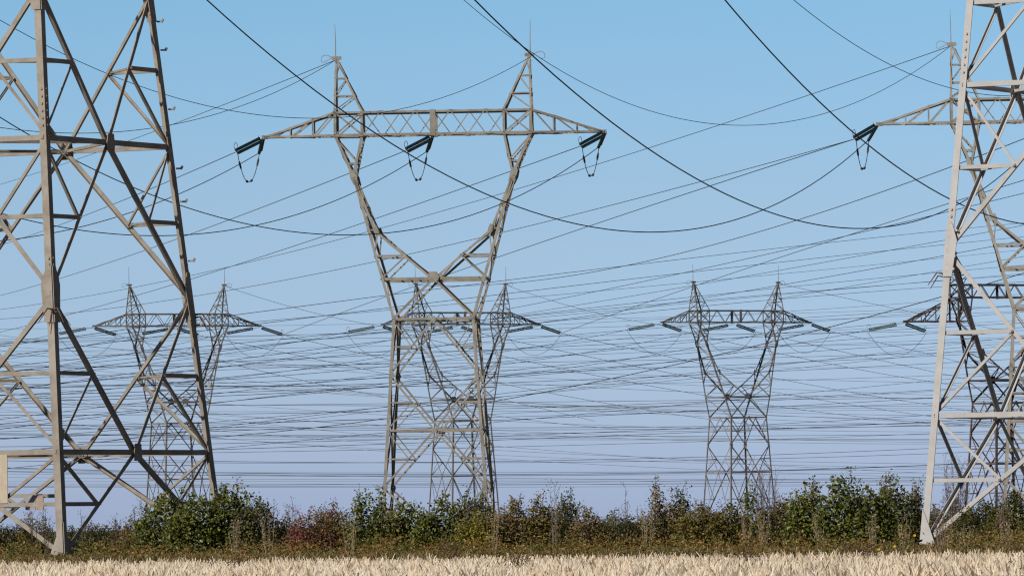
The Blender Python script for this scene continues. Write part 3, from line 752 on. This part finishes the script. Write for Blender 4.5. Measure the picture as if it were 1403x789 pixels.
for i, (a, b, c, d0, d1, r) in enumerate(low):
    tl = rng.normal() * 5; a += tl; c -= tl * .7; r *= rng.uniform(.72, 1.05); j = [rng.uniform(-1.5, 1.5) for _ in range(3)]
    if b > 668 or c > 668: continue
    sl0 = (b - a) / 700; sl1 = (c - b) / 703
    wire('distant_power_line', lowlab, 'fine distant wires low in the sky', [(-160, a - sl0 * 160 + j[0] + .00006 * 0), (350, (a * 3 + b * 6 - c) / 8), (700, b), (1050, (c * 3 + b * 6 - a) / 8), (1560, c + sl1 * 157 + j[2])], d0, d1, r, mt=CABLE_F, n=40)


# ------------------------------------------------------------------ vegetation
def leaf_mesh(P, D, S, N, W=0.62, fold=0.25):
    """P base (n,3), D direction, S length, N normal-ish -> verts, faces of small folded leaves"""
    D = D / (np.linalg.norm(D, axis=1, keepdims=True) + 1e-9)
    U = np.cross(D, N); U /= (np.linalg.norm(U, axis=1, keepdims=True) + 1e-9)
    V = np.cross(U, D); S = S[:, None]
    b = P; l1 = P + D * S * .35 + U * S * W * .5 + V * S * fold * .35; r1 = P + D * S * .35 - U * S * W * .5 + V * S * fold * .35
    l2 = P + D * S * .7 + U * S * W * .33 + V * S * fold * .2; r2 = P + D * S * .7 - U * S * W * .33 + V * S * fold * .2
    t = P + D * S; mdl = P + D * S * .5
    v = np.stack([b, l1, l2, t, r2, r1], 1).reshape(-1, 3)
    n = len(P); base = np.arange(n)[:, None] * 6
    f = np.concatenate([base + np.array([0, 1, 2, 3]), base + np.array([0, 3, 4, 5])], 0)
    return v, f


def np_mesh(name, v, f, material, parent=None, nv=4):
    me = bpy.data.meshes.new(name)
    me.vertices.add(len(v)); me.vertices.foreach_set('co', np.asarray(v, np.float32).ravel())
    me.loops.add(f.size); me.loops.foreach_set('vertex_index', f.astype(np.int32).ravel())
    me.polygons.add(len(f)); me.polygons.foreach_set('loop_start', np.arange(0, f.size, nv, dtype=np.int32))
    me.polygons.foreach_set('loop_total', np.full(len(f), nv, np.int32))
    me.update(calc_edges=True); me.validate(); me.materials.append(material)
    o = bpy.data.objects.new(name, me); col.objects.link(o)
    if parent: o.parent = parent
    return o


def rand_dir(n, down=0.0):
    d = rng.normal(size=(n, 3)); d[:, 2] = d[:, 2] * .6 - down
    return d / np.linalg.norm(d, axis=1, keepdims=True)


def shrub(name, px, hw, top, D, kind, label, dens=1.0, leaf=.115, spire=0.35, mix=None, flat=0.70, stems_only=False, cat='shrub', stemmat=None, group='shrubs of the hedge'):
    g = at(px, 718, D); x0 = g.x; wdt = hw * D / F
    H = at(px, top, D).z
    root = empty(name, (x0, D, 0))
    dp = min(max(wdt * .55, .5), 1.5)
    ns = max(5, int((wdt * 2) * 5.5 * dens + 3))
    stem = MB(); LP = []; LD = []; LS = []; LN = []
    for k_ in range(ns):
        u = rng.uniform(-1, 1); q = rng.uniform(-1, 1)
        bx, by = u * wdt * .8, q * dp * .7
        prof = (1 - abs(u) ** 3 * .45)
        hh = H * prof * (rng.uniform(flat, .86) if rng.random() > spire * .45 else rng.uniform(.86, 1.0))
        if k_ == 0: hh = H; bx *= .4
        lean = Vector((u * wdt * .25 + rng.normal() * .12, q * .3 + rng.normal() * .1, 0))
        pts = []; wob = rng.normal(size=2) * .10
        for i in range(8):
            t = i / 7; pts.append(Vector((bx + lean.x * t * t + wob[0] * math.sin(t * 4), by + lean.y * t * t + wob[1] * math.sin(t * 5), hh * t)))
        stem.tube(pts, .012, 3, [.022 - .017 * i / 7 for i in range(8)])
        nl = int(hh / .026)
        tt = rng.uniform(.12, 1.0, nl) ** .85
        tt = np.sort(tt); arr = np.array([tuple(p) for p in pts]); idx = tt * 7; i0 = np.clip(idx.astype(int), 0, 6); fr = (idx - i0)[:, None]
        P = arr[i0] * (1 - fr) + arr[i0 + 1] * fr
        spread = (.34 * (1 - tt * .75))[:, None]
        off = rng.normal(size=(nl, 3)) * spread * np.array([1, 1, .5])
        LP.append(P + off); LD.append(rand_dir(nl, .45)); LS.append(leaf * rng.uniform(.6, 1.25, nl) * (1 - .25 * tt)); 
        nn = rng.normal(size=(nl, 3)) * .6 + np.array([-.55, -.6, .55]); LN.append(nn)
    if not stems_only:      # inner mass
        nb = int(wdt * 2 * H * (dp * 2) ** .5 * 480 * dens * min(1.6, (.115 / leaf) ** 1.6))
        a = rng.uniform(0, 2 * math.pi, nb); rr = np.sqrt(rng.uniform(0, 1, nb)); 
        ux = rr * np.cos(a); zz = rng.uniform(0.02, 1, nb) ** 1.15
        cap = (1 - np.abs(ux) ** 2.2 * .5) * (.84 + .08 * np.sin(ux * 7 + px) + .06 * np.sin(ux * 17 + px * 3))
        P = np.stack([ux * wdt, rr * np.sin(a) * dp, zz * cap * H], 1) + rng.normal(size=(nb, 3)) * .06
        LP.append(P); LD.append(rand_dir(nb, .5)); LS.append(leaf * rng.uniform(.6, 1.2, nb))
        LN.append(rng.normal(size=(nb, 3)) * .65 + np.array([-.55, -.6, .5]))
    P = np.concatenate(LP); Dd = np.concatenate(LD); S = np.concatenate(LS); N = np.concatenate(LN)
    P[:, 2] = np.maximum(P[:, 2], .05)
    st = stem.build('branches', stemmat or STEM, root)
    sel = np.zeros(len(P), bool)
    if mix:
        # second colour grows in patches of the crown
        ph = np.sin(P[:, 0] * 2.1 + px) + np.sin(P[:, 2] * 2.6 + px * .7) + rng.normal(size=len(P)) * .8
        sel = ph > mix[1]
        v, f = leaf_mesh(P[sel], Dd[sel], S[sel], N[sel]); 
        if sel.sum(): np_mesh('turning_foliage', v, f, LEAF[mix[0]], root)
    k_ = ~sel
    v, f = leaf_mesh(P[k_], Dd[k_], S[k_], N[k_]); np_mesh('foliage', v, f, LEAF[kind], root)
    tag(root, label, cat, group)
    return root


def bare_weed(name, px, top, D, label, spread=14, n=9, mt=TWIG, arch=0.0, cat='weed', group='dry weeds in the hedge', fluff=0, r=.010):
    g = at(px, 718, D); H = at(px, top, D).z; root = empty(name, (g.x, D, 0)); mb = MB(); w_ = spread * D / F
    tips = []
    for k_ in range(n):
        u = rng.uniform(-1, 1); h = H * rng.uniform(.6, 1.0) if k_ else H
        ar = arch * rng.choice([-1, 1])
        pts = [Vector((u * w_ * .3 + u * w_ * .7 * t + ar * w_ * t * t * 1.6, rng.uniform(-.1, .1) * t, h * (t - (.35 * t * t * t if arch else 0)))) for t in [i / 8 for i in range(9)]]
        mb.tube(pts, r, 3, [r * (1.5 - 1.0 * i / 8) for i in range(9)]); 
        for i in range(3, 9):
            for _ in range(2 if not arch else 1):
                d = Vector((rng.normal() * .5, rng.normal() * .5, .8)).normalized(); L = h * .12 * rng.uniform(.5, 1.2)
                mb.tube([pts[i], pts[i] + d * L], r * .5, 3); tips.append(pts[i] + d * L)
    mb.build('stems', mt, root)
    if fluff:
        tp = np.array([tuple(t) for t in tips]); tp = np.repeat(tp, fluff, 0) + rng.normal(size=(len(tp) * fluff, 3)) * .05
        v, f = leaf_mesh(tp, rand_dir(len(tp)), np.full(len(tp), .055), rng.normal(size=(len(tp), 3))); np_mesh('seed_heads', v, f, LEAF['brown'] if mt is not DRYG else DRYG, root)  # seed heads at the stalk tips, built from small folded leaf blades
    tag(root, label, cat, group)


def ed(px, back):      # depth of a spot `back` metres behind the stubble edge, at photo column px
    D = 231.0
    for _ in range(6): D = edge_y((px - CX) * D / F) + back
    return D


SH = [  # px, half width px, top y, back, kind, dens, leaf, label, mix
 (18, 34, 712, 8, 'dark', 1.0, .085, 'low dark weedy bush at the left end of the hedge', ('brown', .8)),
 (48, 26, 700, 6, 'olive', .7, .08, 'thin leafy bush just left of the near left pylon foot', ('brown', .5)),
 (112, 30, 716, 5, 'dark', .9, .08, 'low dark bush just right of the near left pylon foot', ('brown', .6)),
 (150, 34, 712, 8, 'dark', .8, .08, 'low bush with thin tips in the gap right of the near left foot', ('brown', .9)),
 (186, 24, 704, 4, 'olive', .8, .09, 'small bush with pinkish brown leaves left of the big green thicket', ('brown', .2)),
 (228, 40, 668, 3, 'green', 1.25, .125, 'left half of the big green thicket below the near left pylon', None),
 (272, 42, 672, 2.2, 'green', 1.25, .125, 'bright middle bush of the big green thicket at left', None),
 (318, 34, 655, 4, 'green', 1.2, .13, 'tallest bush of the left thicket with a curled top sprig', None),
 (352, 30, 676, 3, 'dark', 1.1, .12, 'dark green right end of the left thicket', None),
 (392, 26, 706, 4, 'olive', .9, .09, 'low olive bush between the left thicket and the crimson bush', ('brown', .5)),
 (428, 30, 690, -4, 'red', .85, .085, 'crimson leaved bush in the hedge', ('brown', .9)),
 (462, 22, 684, 5, 'olive', .9, .10, 'slim olive bush right of the crimson bush', ('red', 1.1)),
 (495, 14, 666, 4, 'green', 1.1, .115, 'tall narrow green column right of the crimson bush', None),
 (521, 13, 668, 4.5, 'green', 1.1, .12, 'tall narrow green column just left of the centre pylon', None),
 (556, 24, 678, 5, 'green', 1.1, .125, 'bright green bush below the left leg of the centre pylon', ('olive', 1.0)),
 (583, 16, 686, 3.5, 'green', 1.1, .12, 'rounded green bush between centre pylon legs, left one', None),
 (612, 28, 672, 4, 'green', 1.15, .125, 'green bush between the legs of the centre pylon, right one', ('olive', 1.0)),
 (652, 26, 668, 7, 'dark', 1.3, .09, 'small dark green bush at the right foot of the centre pylon', None),
 (655, 30, 694, 2.5, 'olive', 1.0, .10, 'low olive bush in front of the right foot of the centre pylon', ('yellow', 1.4)),
 (705, 26, 676, 4, 'dark', 1.0, .10, 'dark red brown bush just right of the centre pylon', ('brown', .1)),
 (738, 20, 672, 4.5, 'olive', 1.0, .105, 'olive bush with pale tips right of the centre pylon', ('brown', .6)),
 (778, 16, 668, 5, 'dark', .9, .10, 'thin upright dark bush near the middle of the hedge', ('brown', .6)),
 (806, 22, 690, 3, 'olive', .9, .095, 'low olive bush left of the open gap of the hedge', ('brown', .4)),
 (846, 30, 698, 3.5, 'dark', .8, .085, 'low bush in the open gap of the hedge', ('brown', .3)),
 (880, 20, 696, 5, 'olive', .8, .085, 'low bush at the right side of the open gap', ('brown', .3)),
 (901, 10, 652, 5, 'dark', 1.0, .105, 'tall dark single spire of leaves left of the lone far pylon', ('brown', .4)),
 (933, 13, 660, 5.5, 'dark', 1.0, .105, 'second dark spire beside the tall one left of the lone far pylon', ('brown', .4)),
 (955, 30, 686, 3, 'olive', 1.1, .10, 'olive bush left of the foot of the lone far pylon', ('brown', .7)),
 (1000, 28, 684, 3.5, 'olive', 1.1, .10, 'olive bush at the left foot of the lone far pylon', ('dark', .4)),
 (1028, 13, 658, 5, 'green', .9, .11, 'thin green sprig bush in front of the lone far pylon', None),
 (1062, 30, 680, 4, 'dark', 1.2, .085, 'dark brownish dense bush right of the lone far pylon', ('brown', .2)),
 (1106, 26, 654, 4, 'green', 1.25, .12, 'left bush of the big right hand thicket', ('olive', 1.0)),
 (1152, 32, 643, 3.5, 'green', 1.3, .125, 'tallest bush of the big right hand thicket', None),
 (1198, 28, 655, 4, 'green', 1.3, .125, 'middle bush of the big right hand thicket', ('dark', .6)),
 (1222, 22, 648, 5, 'green', 1.2, .12, 'bush with high sprigs at the right of the right hand thicket', ('brown', 1.2)),
 (1250, 18, 655, 6, 'dark', 1.1, .11, 'dark bush immediately left of the pale pylon leg', ('brown', 1.0)),
 (1308, 22, 676, 14, 'brown', 1.0, .085, 'brown bush just right of the pale pylon leg', ('dark', .3)),
 (1345, 34, 682, 16, 'dark', 1.4, .09, 'broad dark bush under the braces of the near right pylon', None),
 (1390, 34, 668, 15, 'dark', 1.4, .10, 'broad dark green bush at the right edge of the photo', ('green', .8)),
 (1378, 30, 700, 10, 'dark', 1.3, .09, 'low dark bush in the right corner of the hedge', ('brown', .9)),
 (448, 24, 698, 9, 'brown', 1.0, .085, 'rusty brown low bush behind the crimson bush', ('olive', .4)),
 (535, 26, 694, 9, 'olive', 1.1, .09, 'olive brown bush behind the left foot of the centre pylon', ('brown', .5)),
 (690, 24, 696, 9, 'brown', 1.1, .085, 'rusty bush behind the dark one right of the centre pylon', ('olive', .3)),
 (760, 28, 692, 8, 'brown', 1.1, .09, 'rusty brown bush near the middle of the hedge', ('olive', .3)),
 (828, 26, 702, 7, 'olive', 1.0, .085, 'olive fringe of bush along the left of the hedge gap', ('brown', .3)),
 (918, 24, 688, 8, 'brown', 1.1, .09, 'rusty brown bush at the base of the two dark spires', ('olive', .2)),
 (978, 26, 688, 8, 'brown', 1.1, .09, 'rusty bush just left of the lone far pylon', ('olive', .2)),
 (1085, 26, 676, 8, 'olive', 1.1, .095, 'olive bush filling the dip left of the right hand thicket', ('brown', .4)),
 (1275, 24, 690, 8, 'olive', 1.1, .09, 'olive bush behind the foot of the pale leg', ('brown', .3)),
 (1322, 28, 704, 9, 'dark', 1.2, .085, 'low bush behind the lowest slanting brace of the near right pylon', ('brown', .6)),
]
for (px, hw, top, back, kind, dens, lf, lab, mixx) in SH:
    back += 34 if (px < 175 or px > 1262) else 24
    if px in (1250, 1275, 1308, 1322): back += 42
    elif px == 1222: back += 30
    shrub('shrub', px, hw * 1.12, top - 3, ed(px, back + (18 if px < 175 else 0)), kind, lab, dens * (1.0 if kind == 'green' else 1.4), lf * (1.2 if kind == 'green' else 1.05), mix=mixx)
PUR = mat('mauve_twig', (0.13, 0.09, 0.085), 0.8)
bare_weed('twiggy_shrub', 1052, 640, ed(1052, 28), 'leafless mauve brown twiggy shrub before the right foot of lone far pylon', 20, 26, PUR, cat='shrub', group='shrubs of the hedge', r=.009)
bare_weed('twiggy_shrub', 1312, 632, ed(1312, 85), 'tall leafless seedy shrub between the pale leg and the dark brace', 18, 26, PUR, cat='shrub', group='shrubs of the hedge', fluff=3)
WEED = [
 (45, 697, 5, 'thin weed stalks left of the near left pylon foot', 10, 5, 0), (62, 694, 5.5, 'pair of tall weed stalks touching the near left leg', 6, 4, 0), (118, 706, 6, 'thin weed spire just right of the near left leg', 8, 5, 0),
 (163, 712, 6, 'fine weed stalks in the low gap at left', 12, 6, 0), (188, 690, 5, 'tall dry weed at the left side of the left thicket', 7, 4, 0),
 (372, 690, 5, 'dry stalk at the right side of the left thicket', 9, 5, 0), (402, 688, 4, 'fine stalks above the crimson bush', 10, 6, 0), (828, 668, 6, 'arching bare stalks left of the hedge gap', 14, 4, .8),
 (866, 672, 6, 'arching bare stalks in the middle of the hedge gap', 18, 5, .8), (856, 668, 7, 'upright bare stalk in the hedge gap', 5, 3, 0), (760, 662, 6, 'thin bare sprig right of the centre pylon', 7, 4, 0),
 (1375, 664, 14, 'leafy stalks at the right edge behind the slanting brace', 9, 6, 0), (1288, 690, 7, 'dry stalks beside the foot of the pale leg', 9, 8, 0)]
for (px, top, back, lab, spd, n_, arch) in WEED:
    bare_weed('dry_weed', px, top, ed(px, back + 22), lab, spd, n_, STEM if px < 420 else TWIG, arch, fluff=2 if not arch else 0, r=.012)
TUFT = [
 (322, 716, 1.2, 'pale grass tuft in front of the left thicket'), (368, 708, 1.5, 'tan grass tuft at the right end of the left thicket'), (478, 704, 1.4, 'small tan tuft right of the crimson bush'),
 (675, 700, 1.5, 'upright tan grass below the centre pylon right leg'), (885, 700, 1.6, 'single bent straw stalk tuft at the hedge gap'), (1022, 694, 1.3, 'tall tan grass tuft below the lone far pylon'),
 (1046, 700, 1.6, 'tan grass tuft in front of the mauve twiggy shrub'), (1125, 706, 1.2, 'pale seed headed grass before the right hand thicket'), (1196, 706, 1.3, 'brown seed headed grass before the right hand thicket'),
 (1238, 708, 1.6, 'slanting grass blades left of the pale leg'), (1296, 705, 1.8, 'rusty grass tuft right of the pale leg foot'), (1322, 722, 1.5, 'orange brown grass tuft under the near right pylon brace'), (1376, 716, 1.5, 'thin grass blades near the right edge')]
for (px, top, back, lab) in TUFT:
    bare_weed('dry_grass_tuft', px, top, ed(px, back + 14), lab, 11, 9, DRYG, 0, cat='grass tuft', group='dry grass tufts along the hedge', fluff=1, r=.007)

# undergrowth: uncountable low leaves and dead stems along the hedge foot
n = 300000
x = rng.uniform(-26, 26, n); bk = rng.uniform(0, 1, n) ** 1.2 * 44 + .05
# uneven growth: many small plants of differing height
px_ = rng.uniform(-26, 26, 2600); pb_ = rng.uniform(0, 1, 2600) ** 1.2 * 44 + .1
ph_ = (.22 + .42 * np.clip(pb_ / 22, 0, 1)) * rng.uniform(.45, 1.55, 2600)
pi_ = rng.integers(0, 2600, n); loose = rng.random(n) < .25
x = np.where(loose, x, px_[pi_] + rng.normal(size=n) * .20); bk = np.where(loose, bk, np.maximum(.05, pb_[pi_] + rng.normal(size=n) * .3))
rr_ = np.abs(x - px_[pi_]) / .5
ht = np.where(loose, .28, ph_[pi_] * np.exp(-rr_ ** 2))
_c = 701.5 + 1e4 * x / (231.0 - .8 * x + bk)
ht = np.where((np.abs(_c - 78) < 26) | (np.abs(_c - 1270) < 24), ht * .42, ht)
z = rng.uniform(0.03, 1, n) * np.maximum(ht, .1)
P = np.stack([x, 231.0 - 0.80 * x + bk, z], 1)
v, f = leaf_mesh(P, rand_dir(n, .1), rng.uniform(.05, .12, n), rng.normal(size=(n, 3)) * .6 + np.array([-.5, -.6, .45]), W=.55)
o = np_mesh('undergrowth', v, f, UNDER); tag(o, 'tangle of low brown and green weeds along the foot of the hedge', 'undergrowth', kind='stuff')


def blades(n, x, y, h, wd, lean, mt, name, label, cat, turn=math.pi / 2):
    P = np.stack([x, y, np.zeros(n)], 1)
    L = np.stack([rng.normal(size=n) * lean, rng.normal(size=n) * lean, np.ones(n)], 1) * h[:, None]
    yaw = rng.uniform(-turn, turn, n) - .35; U = np.stack([np.cos(yaw), np.sin(yaw), np.zeros(n)], 1) * wd[:, None] * .5
    v = np.stack([P - U, P + U, P + L + U * .4, P + L - U * .4], 1).reshape(-1, 3)
    f = np.arange(4 * n).reshape(n, 4)
    return tag(np_mesh(name, v, f, mt), label, cat, kind='stuff')


n = 24000
x = rng.uniform(-32, 32, n); y = 231.0 - 0.80 * x + rng.uniform(-.8, 12, n)
blades(n, x, y, rng.uniform(.10, .42, n), rng.uniform(.012, .03, n), .45, mat('dead_stem', (0.12, 0.08, 0.04), 0.8, island=[(0.09, 0.06, 0.03), (0.20, 0.135, 0.06), (0.07, 0.06, 0.025), (0.42, 0.33, 0.18)], spec=.2), 'dead_grass', 'thin dead brown grass at the foot of the hedge', 'dead grass')
n = 78000
y0 = rng.uniform(0, 1, n); Dn = 150 + y0 * 160
x = rng.uniform(-1, 1, n) * (Dn * .078 + 1.5); k_ = Dn < 230.8 - 0.80 * x
x, y = x[k_], Dn[k_]; n = len(x)
cl = .5 + .5 * np.sin(x * 2.3 + np.sin(y * .35) * 2) * np.sin(y * .9 + x)
blades(n, x, y, (.05 + .27 * rng.uniform(0, 1, n) ** 1.8) * (.5 + .65 * cl), rng.uniform(.018, .06, n), .42, STRAW, 'stubble', 'pale cut straw stubble covering the field in front of the hedge', 'stubble', turn=.65)
BRN = [(1165, 222, 'dead brown weed clump in the stubble, second from the right'), (1215, 232, 'small brown weed in the stubble below the right thicket'), (1335, 226, 'large dead brown weed clump in the stubble near the right corner'),
       (1385, 214, 'dead brown weed at the right edge of the stubble'), (1180, 208, 'low brown weed at the bottom edge of the stubble'), (322, 205, 'small brown weed in the stubble at left'),
       (708, 190, 'small brown weed in the stubble at the bottom centre'), (615, 228, 'pinkish brown seed clump at the stubble edge below the centre pylon'), (1020, 200, 'brown weed in the stubble below the lone far pylon')]
for (px, D, lab) in BRN:
    g = at(px, 718, D); root = empty('dead_weed', (g.x, D, 0)); n = 420 if D != 228 else 420
    ww = .5 if D != 228 else .55; hh = .5 if D != 228 else .75
    P = rng.normal(size=(n, 3)) * np.array([ww * .55, ww * .4, .0]) ; P[:, 2] = rng.uniform(.05, hh, n) * np.exp(-(P[:, 0] / ww) ** 2)
    v, f = leaf_mesh(P, rand_dir(n), rng.uniform(.03, .07, n), rng.normal(size=(n, 3))); np_mesh('dead_leaves', v, f, LEAF['brown'], root)
    mb = MB()
    for q in range(14): mb.tube([Vector((rng.normal() * .08, 0, 0)), Vector((rng.normal() * ww * .5, rng.normal() * .2, hh * rng.uniform(.6, 1)))], .008, 3)
    mb.build('stalks', STEM, root); tag(root, lab, 'weed', 'dead weeds in the stubble')
for (px, py, back, lab) in ((1224, 748, .5, 'small yellow flower head left of the pale leg'), (1208 - 905 + 900, 752, .6, 'tiny yellow bloom at the stubble edge before the right thicket'), (1252, 733, 1.0, 'yellow flowers low beside the foot of the pale leg')):
    D = ed(px, back); p = at(px, py, D); root = empty('yellow_flower', (p.x, D, 0)); mb = MB()
    zt = max(.25, p.z); mb.tube([Vector((0, 0, 0)), Vector((.02, 0, zt))], .008, 4); mb.build('stem', STEM, root)
    n = 16; a = np.linspace(0, 2 * math.pi, n, endpoint=False); P = np.tile([0.02, 0, zt], (n, 1))
    Dd = np.stack([np.cos(a), np.full(n, -.4), np.sin(a) * .6 + .2], 1)
    v, f = leaf_mesh(P, Dd, np.full(n, .05), rng.normal(size=(n, 3)) * .2 + [0, -1, .5]); np_mesh('petals', v, f, mat('yellow_petal', (.7, .5, .02), .6), root)
    tag(root, lab, 'flower', 'yellow flowers at the hedge foot')
print('objects', len(bpy.data.objects))
